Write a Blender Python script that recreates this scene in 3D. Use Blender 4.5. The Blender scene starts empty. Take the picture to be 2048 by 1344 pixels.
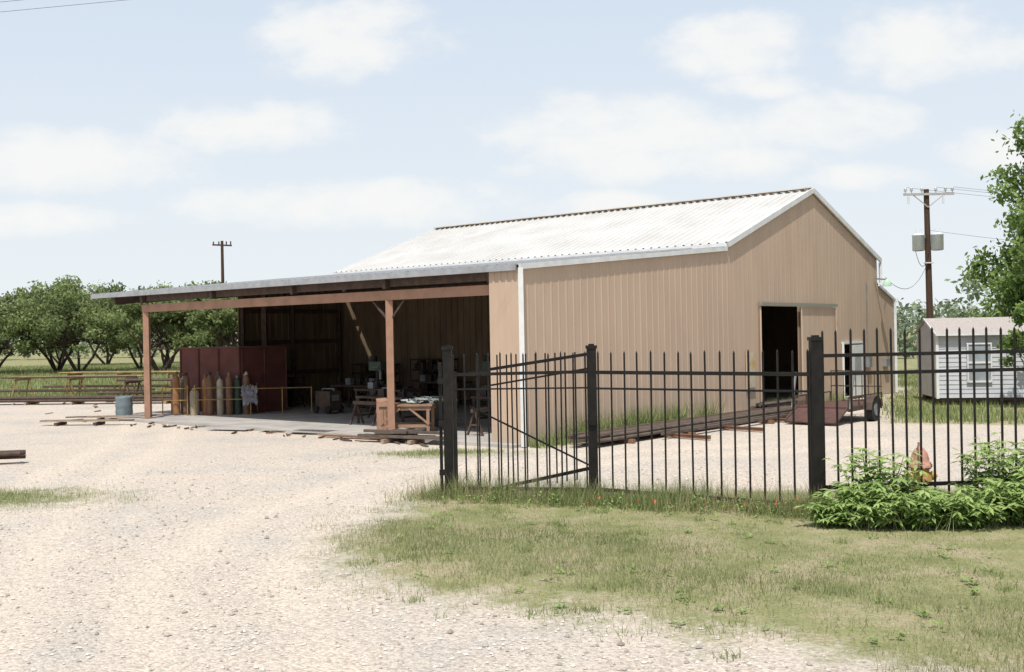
import bpy, math, random
import numpy as np
from mathutils import Vector, Matrix
random.seed(7); rng=np.random.default_rng(7)
S=bpy.context.scene
S.view_settings.view_transform='Standard'; S.view_settings.look='None'; S.view_settings.exposure=0

# ------------------------------------------------------------ mesh builder
class MB:
    def __init__(s): s.v=[];s.f=[];s.m=[];s.sm=[]
    def add(s,vs,fs,m=0,sm=False):
        o=len(s.v); s.v+=[tuple(v) for v in vs]
        for f in fs: s.f.append([i+o for i in f]); s.m.append(m); s.sm.append(sm)
    def beam(s,p0,p1,w,h,m=0,up=(0,0,1)):
        p0=Vector(p0);p1=Vector(p1);d=(p1-p0).normalized();up=Vector(up)
        if abs(d.dot(up))>.98: up=Vector((0,1,0))
        r=d.cross(up).normalized()*(w/2); u=r.cross(d).normalized()*(h/2)
        vs=[p0-r-u,p0+r-u,p0+r+u,p0-r+u,p1-r-u,p1+r-u,p1+r+u,p1-r+u]
        s.add(vs,[(0,1,2,3),(5,4,7,6),(4,5,1,0),(5,6,2,1),(6,7,3,2),(7,4,0,3)],m)
    def box(s,c,sx,sy,sz,m=0,ax=(1,0)):
        c=Vector(c);X=Vector((ax[0],ax[1],0)).normalized();
        s.beam(c-X*sx/2,c+X*sx/2,sy,sz,m)
    def cyl(s,p0,p1,r0,r1=None,n=10,m=0,caps=True):
        if r1 is None:r1=r0
        p0=Vector(p0);p1=Vector(p1);d=(p1-p0).normalized();up=Vector((0,0,1))
        if abs(d.z)>.95: up=Vector((0,1,0))
        a=d.cross(up).normalized();b=a.cross(d)
        ring=[a*math.cos(2*math.pi*i/n)+b*math.sin(2*math.pi*i/n) for i in range(n)]
        vs=[p0+q*r0 for q in ring]+[p1+q*r1 for q in ring]
        s.add(vs,[(i,(i+1)%n,n+(i+1)%n,n+i) for i in range(n)],m,True)
        if caps:
            s.add([p0+q*r0 for q in ring],[tuple(range(n))],m); s.add([p1+q*r1 for q in ring],[tuple(range(n))],m)
    def lathe(s,base,prof,n=16,m=0):
        b=Vector(base);vs=[]
        for r,z in prof:
            for i in range(n):
                a=2*math.pi*i/n; vs.append(b+Vector((r*math.cos(a),r*math.sin(a),z)))
        fs=[]
        for k in range(len(prof)-1):
            for i in range(n):
                j=(i+1)%n; fs.append((k*n+i,k*n+j,(k+1)*n+j,(k+1)*n+i))
        s.add(vs,fs,m,True)
        k=(len(prof)-1)*n; s.add(vs[k:k+n],[tuple(range(n))],m)
    def obj(s,name,mats,parent=None):
        me=bpy.data.meshes.new(name); me.from_pydata(s.v,[],s.f)
        me.polygons.foreach_set('material_index',s.m); me.polygons.foreach_set('use_smooth',s.sm)
        for m in mats: me.materials.append(m)
        me.update(); o=bpy.data.objects.new(name,me); S.collection.objects.link(o)
        if parent: par(o,parent)
        return o
def par(o,p):
    o.parent=p; o.matrix_parent_inverse=Matrix.Translation(-Vector(p.location))
def empty(name,loc):
    e=bpy.data.objects.new(name,None); e.location=loc; e.empty_display_size=.3; S.collection.objects.link(e); return e
def polys(name,V,lv,mat,parent=None):
    n,k,_=V.shape
    me=bpy.data.meshes.new(name)
    me.vertices.add(n*k); me.vertices.foreach_set('co',V.astype(np.float32).ravel())
    me.loops.add(n*k); me.loops.foreach_set('vertex_index',np.arange(n*k,dtype=np.int32))
    me.polygons.add(n); me.polygons.foreach_set('loop_start',np.arange(0,n*k,k,dtype=np.int32))
    me.polygons.foreach_set('loop_total',np.full(n,k,dtype=np.int32))
    at=me.attributes.new('lv','FLOAT','POINT'); at.data.foreach_set('value',np.repeat(lv,k).astype(np.float32))
    me.materials.append(mat); me.update(calc_edges=True)
    o=bpy.data.objects.new(name,me); S.collection.objects.link(o)
    if parent: par(o,parent)
    return o

# ------------------------------------------------------------ materials
def nt(name):
    m=bpy.data.materials.new(name); m.use_nodes=True; t=m.node_tree; return m,t,t.nodes['Principled BSDF']
def mat(name,c1,c2=None,rough=.6,metal=0,scale=3,stretch=(1,1,1),bump=0,bscale=40,detail=5,spec=.3,lo=.35,hi=.65,dirt=None):
    m,t,b=nt(name); L=t.links
    b.inputs['Roughness'].default_value=rough; b.inputs['Metallic'].default_value=metal
    b.inputs['Specular IOR Level'].default_value=spec
    if c2 is None: c2=tuple(x*.8 for x in c1)
    g=t.nodes.new('ShaderNodeNewGeometry'); mp=t.nodes.new('ShaderNodeMapping'); mp.inputs['Scale'].default_value=stretch
    L.new(g.outputs['Position'],mp.inputs['Vector'])
    n=t.nodes.new('ShaderNodeTexNoise'); n.inputs['Scale'].default_value=scale; n.inputs['Detail'].default_value=detail
    L.new(mp.outputs[0],n.inputs['Vector'])
    r=t.nodes.new('ShaderNodeValToRGB'); r.color_ramp.elements[0].position=lo; r.color_ramp.elements[1].position=hi
    r.color_ramp.elements[0].color=(*c1,1); r.color_ramp.elements[1].color=(*c2,1)
    L.new(n.outputs['Fac'],r.inputs['Fac']); col=r.outputs[0]
    if dirt:   # splash dirt low on the wall, broken up by noise
        sp=t.nodes.new('ShaderNodeSeparateXYZ'); L.new(g.outputs['Position'],sp.inputs[0])
        n3=t.nodes.new('ShaderNodeTexNoise'); n3.inputs['Scale'].default_value=2.5; n3.inputs['Detail'].default_value=6; L.new(g.outputs['Position'],n3.inputs['Vector'])
        a=t.nodes.new('ShaderNodeMath'); a.operation='MULTIPLY_ADD'; L.new(n3.outputs['Fac'],a.inputs[0]); a.inputs[1].default_value=1.6; 
        ng=t.nodes.new('ShaderNodeMath'); ng.operation='MULTIPLY'; L.new(sp.outputs[2],ng.inputs[0]); ng.inputs[1].default_value=-1.1; L.new(ng.outputs[0],a.inputs[2])
        a.use_clamp=True
        h=t.nodes.new('ShaderNodeMath'); h.operation='MULTIPLY'; L.new(a.outputs[0],h.inputs[0]); h.inputs[1].default_value=.6
        mx=t.nodes.new('ShaderNodeMix'); mx.data_type='RGBA'; L.new(h.outputs[0],mx.inputs[0]); L.new(col,mx.inputs[6]); mx.inputs[7].default_value=(*dirt,1); col=mx.outputs[2]
    L.new(col,b.inputs['Base Color'])
    if bump:
        n2=t.nodes.new('ShaderNodeTexNoise'); n2.inputs['Scale'].default_value=bscale; n2.inputs['Detail'].default_value=4
        L.new(g.outputs['Position'],n2.inputs['Vector'])
        bp=t.nodes.new('ShaderNodeBump'); bp.inputs['Strength'].default_value=bump; bp.inputs['Distance'].default_value=.02
        L.new(n2.outputs['Fac'],bp.inputs['Height']); L.new(bp.outputs[0],b.inputs['Normal'])
    return m
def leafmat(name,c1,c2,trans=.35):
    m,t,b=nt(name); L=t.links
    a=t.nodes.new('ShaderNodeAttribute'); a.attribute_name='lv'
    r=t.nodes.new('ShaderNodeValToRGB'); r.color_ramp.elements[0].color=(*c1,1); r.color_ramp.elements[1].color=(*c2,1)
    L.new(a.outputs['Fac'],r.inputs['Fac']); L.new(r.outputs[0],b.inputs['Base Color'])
    b.inputs['Roughness'].default_value=.6; b.inputs['Specular IOR Level'].default_value=.15
    if trans>0:
        tr=t.nodes.new('ShaderNodeBsdfTranslucent'); L.new(r.outputs[0],tr.inputs['Color'])
        mx=t.nodes.new('ShaderNodeMixShader'); mx.inputs[0].default_value=trans
        L.new(b.outputs[0],mx.inputs[1]); L.new(tr.outputs[0],mx.inputs[2])
        L.new(mx.outputs[0],t.nodes['Material Output'].inputs['Surface'])
    return m

M_tan=mat('tan_metal_siding',(.49,.37,.275),(.445,.335,.25),rough=.55,scale=1.2,stretch=(1.5,1.5,.35),detail=6,dirt=(.42,.35,.28))
M_tanin=mat('tan_siding_shaded',(.20,.145,.09),(.14,.10,.065),rough=.8,scale=1.5,stretch=(2,2,.4))  # copy of the tan siding, bay shade darkened into its colour
M_roof=mat('white_metal_roof',(.56,.555,.535),(.49,.48,.455),rough=.6,scale=.7,detail=6)
M_ridge=mat('stained_ridge_cap',(.50,.40,.30),(.60,.55,.48),rough=.7,scale=2)
M_white=mat('white_trim',(.66,.67,.66),(.57,.58,.57),rough=.5)
M_galv=mat('galvanised_roof',(.36,.37,.38),(.28,.29,.30),rough=.5,metal=.2,scale=4)
M_rustbeam=mat('red_oxide_steel',(.36,.205,.14),(.28,.165,.11),rough=.7,scale=3)
M_darkst=mat('dark_rust_steel',(.10,.066,.05),(.06,.043,.034),rough=.8,scale=5)
M_pipe=mat('weathered_pipe',(.13,.10,.08),(.085,.065,.052),rough=.8,scale=4)
M_skid=mat('rusty_skid',(.22,.12,.075),(.15,.08,.05),rough=.8,scale=4)
M_conc=mat('concrete_slab',(.42,.40,.37),(.32,.30,.28),rough=.9,scale=1.3,bump=.2)
M_black=mat('black_iron_paint',(.007,.007,.007),(.016,.013,.011),rough=.5,scale=8,spec=.25)
M_maroon=mat('maroon_paint',(.15,.052,.045),(.10,.036,.03),rough=.8,scale=1.5)
M_wood=mat('weathered_timber',(.36,.28,.20),(.24,.18,.125),rough=.85,scale=3,stretch=(1,1,6))
M_pole=mat('creosote_pole',(.085,.048,.032),(.05,.032,.022),rough=.9,scale=3,stretch=(8,8,.5))
M_dark=mat('dark_machinery',(.025,.025,.026),(.05,.04,.03),rough=.7,scale=5)
M_blue=mat('blue_grey_steel',(.17,.21,.23),(.12,.15,.16),rough=.6,scale=5)
M_yel=mat('yellow_paint',(.36,.25,.07),(.20,.13,.05),rough=.7,scale=4)
M_yard=mat('weathered_yellow_paint',(.34,.26,.10),(.17,.12,.06),rough=.8,scale=2)
M_orange=mat('orange_cylinder_paint',(.36,.17,.07),(.25,.12,.055),rough=.6,scale=5)
M_brown=mat('brown_cylinder_paint',(.20,.11,.065),(.14,.08,.05),rough=.6,scale=6)
M_cream=mat('cream_paint',(.40,.36,.27),(.30,.25,.19),rough=.6,scale=6)
M_green=mat('green_cylinder_paint',(.08,.11,.08),(.05,.07,.06),rough=.6,scale=6)
M_grey=mat('grey_metal',(.26,.27,.28),(.18,.19,.20),rough=.5,metal=.2)
M_can=mat('transformer_grey',(.66,.67,.68),(.58,.59,.60),rough=.5)
M_rubber=mat('rubber',(.02,.02,.02),(.03,.03,.03),rough=.9)
M_sid=mat('white_lap_siding',(.49,.50,.53),(.44,.45,.48),rough=.7)
M_shing=mat('grey_shingles',(.42,.38,.35),(.35,.31,.29),rough=.9,scale=12)
M_glass=mat('window_glass',(.30,.33,.36),(.22,.25,.28),rough=.15,spec=.6)
M_hyr=mat('faded_red_hydrant_paint',(.52,.29,.22),(.42,.21,.15),rough=.75,scale=14,bump=.3)
M_hyy=mat('yellow_hydrant_paint',(.52,.37,.10),(.42,.28,.08),rough=.7,scale=14)
M_flower=leafmat('flower_red',(.42,.05,.03),(.55,.15,.07),.2)
M_bark=mat('mesquite_bark',(.075,.055,.04),(.045,.035,.028),rough=.9,scale=5)
M_mes=leafmat('mesquite_leaves',(.10,.135,.055),(.33,.40,.16),.38)
M_far=leafmat('haze_paled_leaves',(.17,.22,.14),(.28,.34,.20),.3)  # greens lightened so the colour itself carries the distance haze
M_pec=leafmat('broadleaf_leaves',(.10,.17,.045),(.32,.44,.13),.4)
M_weed=leafmat('weed_leaves',(.14,.24,.055),(.44,.56,.21),.35)
M_grass=leafmat('grass_blades',(.14,.175,.06),(.43,.42,.24),.3)
M_tall=leafmat('tall_grass_blades',(.13,.185,.055),(.37,.41,.19),.35)
M_dry=leafmat('dry_grass_blades',(.28,.21,.12),(.52,.44,.28),.2)
M_stone=leafmat('limestone_gravel',(.24,.21,.18),(.68,.63,.56),0)

# ------------------------------------------------------------ building frame of reference
A=Vector((.20,25.27,0)); g=Vector((.640,.768,0)).normalized(); l=Vector((-g.y,g.x,0))
def W(s,t,z=0): return A+l*s+g*t+Vector((0,0,z))
def zr(t): return 4.27+.095*t
def zm(t): return 5.35+(t-10.18)*.3577 if t<=16.2 else 5.35+(22.2-t)*.3577
def ribbed(mb,lo,hi,u0,u1,n,sp=.3,d=.02,m=0,extra=(),hw=.045):
    pts=[(u0,0),(u1,0)]+[(e,0) for e in extra]
    k=math.floor(u0/sp)
    while k*sp<=u1+sp:
        for du,o in((-hw,0),(-hw*.5,d),(hw*.5,d),(hw,0)):
            u=k*sp+du
            if u0<u<u1: pts.append((u,o))
        k+=1
    pts.sort(); vs=[]
    for u,o in pts: vs+=[lo(u)+n*o,hi(u)+n*o]
    mb.add(vs,[(2*i,2*i+2,2*i+3,2*i+1) for i in range(len(pts)-1)],m)

wh=empty('metal_warehouse',W(9,12,0))
b=MB(); nL=-l; nG=-g
def top(t):
    if t<=10.18: return zr(t)
    if t<=22.18: return zm(t)
    return 4.32-(t-22.18)*.34
def gw(t0,t1,z0,zt=None,extra=(),d=.007,sp=.3):
    ribbed(b,lambda t:W(0,t,z0),lambda t:W(0,t,(top(t) if zt is None else zt)),t0,t1,nL,extra=extra,d=d,sp=sp)
gw(0,10.18,0,d=.009,sp=.305); gw(10.181,12.16,0,d=.004); gw(12.16,14.94,3.41,d=.004); gw(14.94,18.66,0,extra=(16.2,),d=.004); gw(18.66,20.5,2.03,d=.004); gw(20.5,22.17,0,d=.004); gw(22.18,23.84,0,d=.004)
ribbed(b,lambda s:W(s,0,0),lambda s:W(s,0,4.22),0,.95,nG,sp=.2,d=.022)
ribbed(b,lambda t:W(-.09,t,.08),lambda t:W(-.09,t,3.38),14.98,17.86,nL,d=.005,sp=.4)
b.obj('siding',[M_tan],wh)
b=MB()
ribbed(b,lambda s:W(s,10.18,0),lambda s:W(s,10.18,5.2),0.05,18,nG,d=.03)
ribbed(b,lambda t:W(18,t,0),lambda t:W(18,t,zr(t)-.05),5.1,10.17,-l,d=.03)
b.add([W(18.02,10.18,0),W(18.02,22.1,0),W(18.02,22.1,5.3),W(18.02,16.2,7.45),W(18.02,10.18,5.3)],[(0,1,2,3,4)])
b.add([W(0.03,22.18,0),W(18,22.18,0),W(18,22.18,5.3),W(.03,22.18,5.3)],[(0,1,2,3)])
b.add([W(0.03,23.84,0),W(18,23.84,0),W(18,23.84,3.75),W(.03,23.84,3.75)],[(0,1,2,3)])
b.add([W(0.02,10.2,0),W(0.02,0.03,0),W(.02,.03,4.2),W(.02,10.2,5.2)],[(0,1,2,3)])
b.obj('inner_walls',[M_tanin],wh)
# roofs
b=MB()
nr=Vector((0,0,1))
ribbed(b,lambda s:W(s,10.02,5.32),lambda s:W(s,16.2,7.52),-.08,18.1,nr,d=.042,sp=.3,hw=.05)
ribbed(b,lambda s:W(s,16.2,7.52),lambda s:W(s,22.35,5.32),-.08,18.1,nr,d=.035,sp=.6)
ribbed(b,lambda s:W(s,22.2,4.36),lambda s:W(s,23.95,3.76),-.05,18,nr,d=.03,sp=.6)
b.obj('main_roof',[M_roof],wh)
b=MB()
b.beam(W(-.08,16.1,7.56),W(18.1,16.1,7.56),.34,.03,0); b.beam(W(-.08,16.38,7.50),W(18.1,16.38,7.50),.2,.03,0)
b.obj('ridge_cap',[M_ridge],wh)
b=MB()
b.beam(W(-.09,10.0,5.28),W(-.09,16.2,7.49),.06,.17,0); b.beam(W(-.09,16.2,7.49),W(-.09,22.4,5.27),.06,.17,0)
b.beam(W(-.06,22.4,5.2),W(-.06,22.4,4.4),.1,.1,0)
b.beam(W(18.12,10.0,5.28),W(18.12,16.2,7.49),.06,.14,0)
b.beam(W(-.05,10.0,5.25),W(18.1,10.0,5.25),.14,.14,0)
b.beam(W(-.055,-.05,4.23),W(-.055,9.95,5.14),.07,.13,0)
b.beam(W(-.06,-.03,0),W(-.06,-.03,4.2),.12,.12,0)
b.beam(W(-.05,23.9,0),W(-.05,23.9,3.7),.1,.1,0); b.beam(W(-.06,22.2,4.32),W(-.06,23.95,3.73),.05,.1,0)
b.obj('white_trim',[M_white],wh)
# canopy roof with the open slot
b=MB()
R=lambda s,t,dz=0: W(s,t,zr(t)+dz)
for dz in (0,-.03):
    O=[R(-.02,-.08,dz),R(19.2,-.08,dz),R(19.2,10.1,dz),R(-.02,10.1,dz)]
    a_,b_,c_,d_=R(18.0,10.0,dz),R(17.78,10.0,dz),R(15.1,8.5,dz),R(15.32,8.5,dz)
    b.add(O+[a_,b_,c_,d_],[(0,1,7,6),(1,2,4,7),(2,3,5,4),(3,0,6,5)],0)
ribbed(b,lambda s:R(s,-.1,.012),lambda s:R(s,8,.012),0,19.2,nr,d=.035,sp=.3)
b.beam(W(0.02,-.1,4.22),W(19.25,-.1,4.22),.05,.15,0)
b.beam(W(19.22,-.1,4.22),W(19.22,10,5.16),.05,.15,0)
b.obj('canopy_roof',[M_galv],wh)
b=MB()
b.beam(W(.97,.25,3.73),W(16.5,.25,3.73),.16,.25,0)
for s in (4.67,16.35): b.beam(W(s,.25,.03),W(s,.25,3.6),.19,.19,0)
for s in (4.67,16.35): b.box(W(s,.25,.08),.36,.36,.03,0,l)
b.beam(W(4.67,5.2,3.9),W(4.67,5.2,.03),.18,.18,1); b.beam(W(16.4,5.1,4.3),W(16.4,5.1,.03),.18,.18,1)
b.obj('steel_columns_and_beam',[M_rustbeam,M_darkst],wh)
b=MB()
for s in (1.0,4.67,8.5,12.4,16.35,18.0): b.beam(W(s,.05,zr(.05)-.26),W(s,10.1,zr(10.1)-.26),.12,.24,0)
for t in (.15,1.7,3.2,4.7,6.2,7.7,9.3): b.beam(W(.1,t,zr(t)-.09),W(19.1,t,zr(t)-.09),.07,.11,0)
b.beam(W(1.0,5.1,4.0),W(16.5,5.1,4.0),.14,.2,0)
for s0,s1 in ((1,4.67),(4.67,8.5),(8.5,12.4),(12.4,16.3)): b.beam(W(s0+.1,.2,zr(0)-.22),W(s1-.1,.2,zr(0)-.22),.06,.2,0)
b.beam(W(5.3,.25,3.6),W(4.75,.25,3.1),.05,.05,0); b.beam(W(4.1,.25,3.6),W(4.6,.25,3.1),.05,.05,0)
for z in (1.3,2.5,3.7): b.beam(W(17.9,5.2,z),W(17.9,10.1,z),.06,.16,0)
for t in (5.2,7.6,10.0): b.beam(W(17.86,t,.03),W(17.86,t,zr(t)-.1),.12,.16,0)
for z in (.15,4.6): b.beam(W(.1,10.08,z),W(17.9,10.08,z),.06,.14,0)
for s in (5,10,15):
    b.beam(W(s,10.4,.05),W(s,10.4,5),.3,.2); b.beam(W(s,21.9,.05),W(s,21.9,5),.3,.2)
b.obj('rafters_and_girts',[M_darkst],wh)
b=MB()
b.beam(W(.02,5,0.0),W(18.6,5,0.0),10.7,.12,0)
b.beam(W(.05,16.2,.01),W(17.9,16.2,.01),11.9,.1,0)
b.obj('floor_slab',[M_conc],wh)
b=MB()
b.beam(W(-.12,12.0,3.47),W(-.12,17.95,3.47),.1,.1,0)
b.beam(W(-.05,12.1,0.05),W(-.05,12.1,3.4),.05,.1,1)
b.beam(W(-.13,14.98,.1),W(-.13,14.98,3.38),.04,.05,1)
b.beam(W(-.13,17.85,.1),W(-.13,17.85,3.38),.03,.05,1)
b.obj('sliding_door_track',[mat('track_paint',(.20,.24,.20),(.26,.22,.17),scale=5),M_tan],wh)
b=MB()
b.beam(W(-.06,19.35,1.03),W(-.06,20.45,1.03),.05,1.96,0,up=(0,0,1))
b.beam(W(-.05,18.62,0.05),W(-.05,18.62,2.08),.08,.08,0); b.beam(W(-.05,20.52,0.05),W(-.05,20.52,2.08),.08,.08,0)
b.beam(W(-.05,18.6,2.1),W(-.05,20.56,2.1),.08,.08,0)
b.beam(W(-.1,19.6,1.3),W(-.1,20.2,1.3),.02,.7,1); b.cyl(W(-.1,19.45,1.0),W(-.16,19.45,1.0),.03,m=1)
b.obj('entry_door',[M_white,M_glass],wh)
b=MB()
b.beam(W(-.05,11.1,1.37),W(-.05,11.65,1.37),.04,1.25,0)
b.beam(W(-.08,11.15,1.37),W(-.08,11.6,1.37),.02,1.1,1)
b.obj('wall_panel',[M_tan,mat('yellowed_board',(.50,.44,.32),(.46,.30,.09),scale=3,lo=.5,hi=.62)],wh)
b=MB()
b.beam(W(-.03,21.9,4.55),W(-.5,21.9,4.5),.06,.06,0); b.lathe(W(-.5,21.9,4.25),[(.18,0),(.16,.1),(.08,.22),(.03,.27)],12,1)
b.box(W(-.08,21.0,1.35),.3,.16,.45,0,g); b.cyl(W(-.05,21.0,1.5),W(-.05,21.0,4.4),.02,m=0)
b.box(W(-.08,22.8,1.25),.4,.16,.3,0,g)
b.obj('wall_lamp_and_meter',[M_grey,mat('lamp_green',(.25,.5,.3),(.5,.6,.5))],wh)

# ------------------------------------------------------------ ground
def axis(lo,hi,st,far):
    c=list(np.arange(lo,hi+1e-6,st)); d=st
    x=c[-1]
    while x<far: d*=1.25; x+=d; c.append(x)
    d=st; x=c[0]
    while x>-far: d*=1.25; x-=d; c.insert(0,x)
    return np.array(c)
def sdpoly(P,X,Y):
    P=np.array(P,float); n=len(P); d=np.full(X.shape,1e9); ins=np.zeros(X.shape,bool)
    for i in range(n):
        x0,y0=P[i];x1,y1=P[(i+1)%n]; ex,ey=x1-x0,y1-y0
        t=np.clip(((X-x0)*ex+(Y-y0)*ey)/(ex*ex+ey*ey),0,1)
        d=np.minimum(d,np.hypot(X-x0-t*ex,Y-y0-t*ey))
        c=((y0>Y)!=(y1>Y))&(X<(x1-x0)*(Y-y0)/(y1-y0+1e-12)+x0); ins^=c
    return np.where(ins,d,-d)
FG=[(-1.69,18.2),(-1.9,16.4),(-2.3,14.95),(-2.45,13.4),(-1.75,11.7),(-.67,10.75),(.76,9.9),(1.97,9.1),(2.93,8.25),(5,7),(10,5),(40,2),(60,18),(12,17.4),(7,17.6),(5.35,17.9),(1.5,18.1),(-.5,18.4)]
RF=[(10.4,29.7),(14,28.3),(60,25),(1600,25),(1600,1600),(17,1600),(17,46),(15.9,44.3),(12.9,38.5)]
def gmask(X,Y):
    a=sdpoly(FG,X,Y); c=sdpoly(RF,X,Y); f=Y-51-.04*X+1.2*np.sin(X*.3)
    p=1.2*(1.0-np.hypot((X+9.9)/2.9,(Y-18.4)/1.35))
    p2=.6*(1.0-np.hypot((X+1.6)/1.6,(Y-24.2)/.7))
    rx,ry=X-A.x,Y-A.y; s=rx*l.x+ry*l.y; t=rx*g.x+ry*g.y
    strip=.25-np.abs(s+.5)-np.where((t<0)|(t>24),5,0)
    return np.maximum.reduce([a,c,f,p,p2,strip])
xs=axis(-14,14,.14,1600); ys=axis(4,32,.14,1600)
X,Y=np.meshgrid(xs,ys); sd=np.clip(gmask(X,Y),-3,3)
def gz(x,y):
    z=.02*np.sin(x*.9+y*.5)*np.sin(y*.7-x*.3)+.012*np.sin(x*3.1+1)*np.sin(y*2.3)
    sdv=np.clip(gmask(x,y),0,1)
    return z*np.clip(1-(y-22)/4,0,1)*np.clip((y+5)/5,0,1)+.03*sdv*(y<20)-.02
Z=gz(X,Y)
V=np.stack([X,Y,Z],-1).reshape(-1,3); ny,nx=X.shape
idx=np.arange(nx*ny).reshape(ny,nx)
F=np.stack([idx[:-1,:-1],idx[:-1,1:],idx[1:,1:],idx[1:,:-1]],-1).reshape(-1,4)
me=bpy.data.meshes.new('ground'); nv=len(V); nf=len(F)
me.vertices.add(nv); me.vertices.foreach_set('co',V.astype(np.float32).ravel())
me.loops.add(nf*4); me.loops.foreach_set('vertex_index',F.astype(np.int32).ravel())
me.polygons.add(nf); me.polygons.foreach_set('loop_start',np.arange(0,nf*4,4,dtype=np.int32)); me.polygons.foreach_set('loop_total',np.full(nf,4,dtype=np.int32))
me.polygons.foreach_set('use_smooth',np.ones(nf,bool))
at=me.attributes.new('sd','FLOAT','POINT'); at.data.foreach_set('value',sd.astype(np.float32).ravel())
# wheel-track attribute: two curving tracks sweeping from the foreground to the bay
trk=[(-.6,5),(-2.0,8),(-3.4,12),(-3.4,16),(-2.0,20),(2.5,23.2),(8,25)]
def dpath(P,X,Y):
    d=np.full(X.shape,1e9)
    for (x0,y0),(x1,y1) in zip(P[:-1],P[1:]):
        ex,ey=x1-x0,y1-y0; t=np.clip(((X-x0)*ex+(Y-y0)*ey)/(ex*ex+ey*ey),0,1); d=np.minimum(d,np.hypot(X-x0-t*ex,Y-y0-t*ey))
    return d
trk2=[(-3,4),(-5.2,9),(-7,14),(-8.5,20),(-9.5,27),(-13,40)]
tv=np.zeros_like(X)
for P in (trk,trk2):
    d_=dpath(P,X,Y); tv=np.maximum(tv,np.exp(-((d_-.75)/.38)**2))
at=me.attributes.new('track','FLOAT','POINT'); at.data.foreach_set('value',tv.astype(np.float32).ravel())
me.update(calc_edges=True)
gr=bpy.data.objects.new('ground',me); S.collection.objects.link(gr)
m,t,bs=nt('ground_gravel_and_grass'); L=t.links; N=t.nodes.new
bs.inputs['Roughness'].default_value=.95; bs.inputs['Specular IOR Level'].default_value=.1
geo=N('ShaderNodeNewGeometry')
def noise(sc,det=5,rough=.55):
    n=N('ShaderNodeTexNoise'); n.inputs['Scale'].default_value=sc; n.inputs['Detail'].default_value=det; n.inputs['Roughness'].default_value=rough
    L.new(geo.outputs['Position'],n.inputs['Vector']); return n.outputs['Fac']
def ramp(f,stops):
    r=N('ShaderNodeValToRGB'); e=r.color_ramp.elements
    while len(e)<len(stops): e.new(.5)
    for k,(p,c) in enumerate(stops): e[k].position=p; e[k].color=(*c,1)
    L.new(f,r.inputs['Fac']); return r.outputs[0]
def mix(f,a,c,mode='MIX'):
    x=N('ShaderNodeMix'); x.data_type='RGBA'; x.blend_type=mode
    if isinstance(f,float): x.inputs[0].default_value=f
    else: L.new(f,x.inputs[0])
    for k,q in((6,a),(7,c)):
        if isinstance(q,tuple): x.inputs[k].default_value=(*q,1)
        else: L.new(q,x.inputs[k])
    return x.outputs[2]
def mth(op,a,c=0,clamp=False):
    x=N('ShaderNodeMath'); x.operation=op; x.use_clamp=clamp
    for k,q in enumerate((a,c)):
        if isinstance(q,(int,float)): x.inputs[k].default_value=q
        else: L.new(q,x.inputs[k])
    return x.outputs[0]
def attr(nm):
    a=N('ShaderNodeAttribute'); a.attribute_name=nm; return a.outputs['Fac']
big=ramp(noise(.4,7,.6),[(.3,(.585,.505,.42)),(.5,(.555,.495,.425)),(.68,(.475,.44,.395))])
big=mix(mth('MULTIPLY',attr('track'),.6),big,(.64,.555,.46))
fine=ramp(noise(20,6,.75),[(.3,(.62,.61,.60)),(.5,(1,1,1)),(.7,(1.14,1.14,1.14))])
vor=N('ShaderNodeTexVoronoi'); vor.inputs['Scale'].default_value=34; L.new(geo.outputs['Position'],vor.inputs['Vector'])
vc=ramp(vor.outputs['Color'],[(0,(.70,.68,.66)),(.5,(1,1,1)),(1,(1.13,1.11,1.09))])
grav=mix(1.0,mix(1.0,big,fine,'MULTIPLY'),vc,'MULTIPLY')
gcol=ramp(noise(1.1,8,.7),[(.3,(.19,.21,.085)),(.48,(.29,.29,.14)),(.58,(.37,.33,.20)),(.7,(.45,.36,.24))])
gf=ramp(noise(30,5,.7),[(.3,(.6,.6,.6)),(.7,(1.15,1.15,1.15))])
gcol=mix(1.0,gcol,gf,'MULTIPLY')
nn=mth('ADD',mth('MULTIPLY',mth('SUBTRACT',noise(1.6,8,.7),.5),2.6),mth('MULTIPLY',mth('SUBTRACT',noise(9,5,.7),.5),1.6))
fac=mth('ADD',mth('MULTIPLY',mth('ADD',attr('sd'),nn),1.0),.3,True)
L.new(mix(fac,grav,gcol),bs.inputs['Base Color'])
bp=N('ShaderNodeBump'); bp.inputs['Strength'].default_value=.7; bp.inputs['Distance'].default_value=.03
L.new(mth('ADD',noise(14,6,.7),mth('MULTIPLY',vor.outputs['Distance'],-.6)),bp.inputs['Height']); L.new(bp.outputs[0],bs.inputs['Normal'])
me.materials.append(m)

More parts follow.
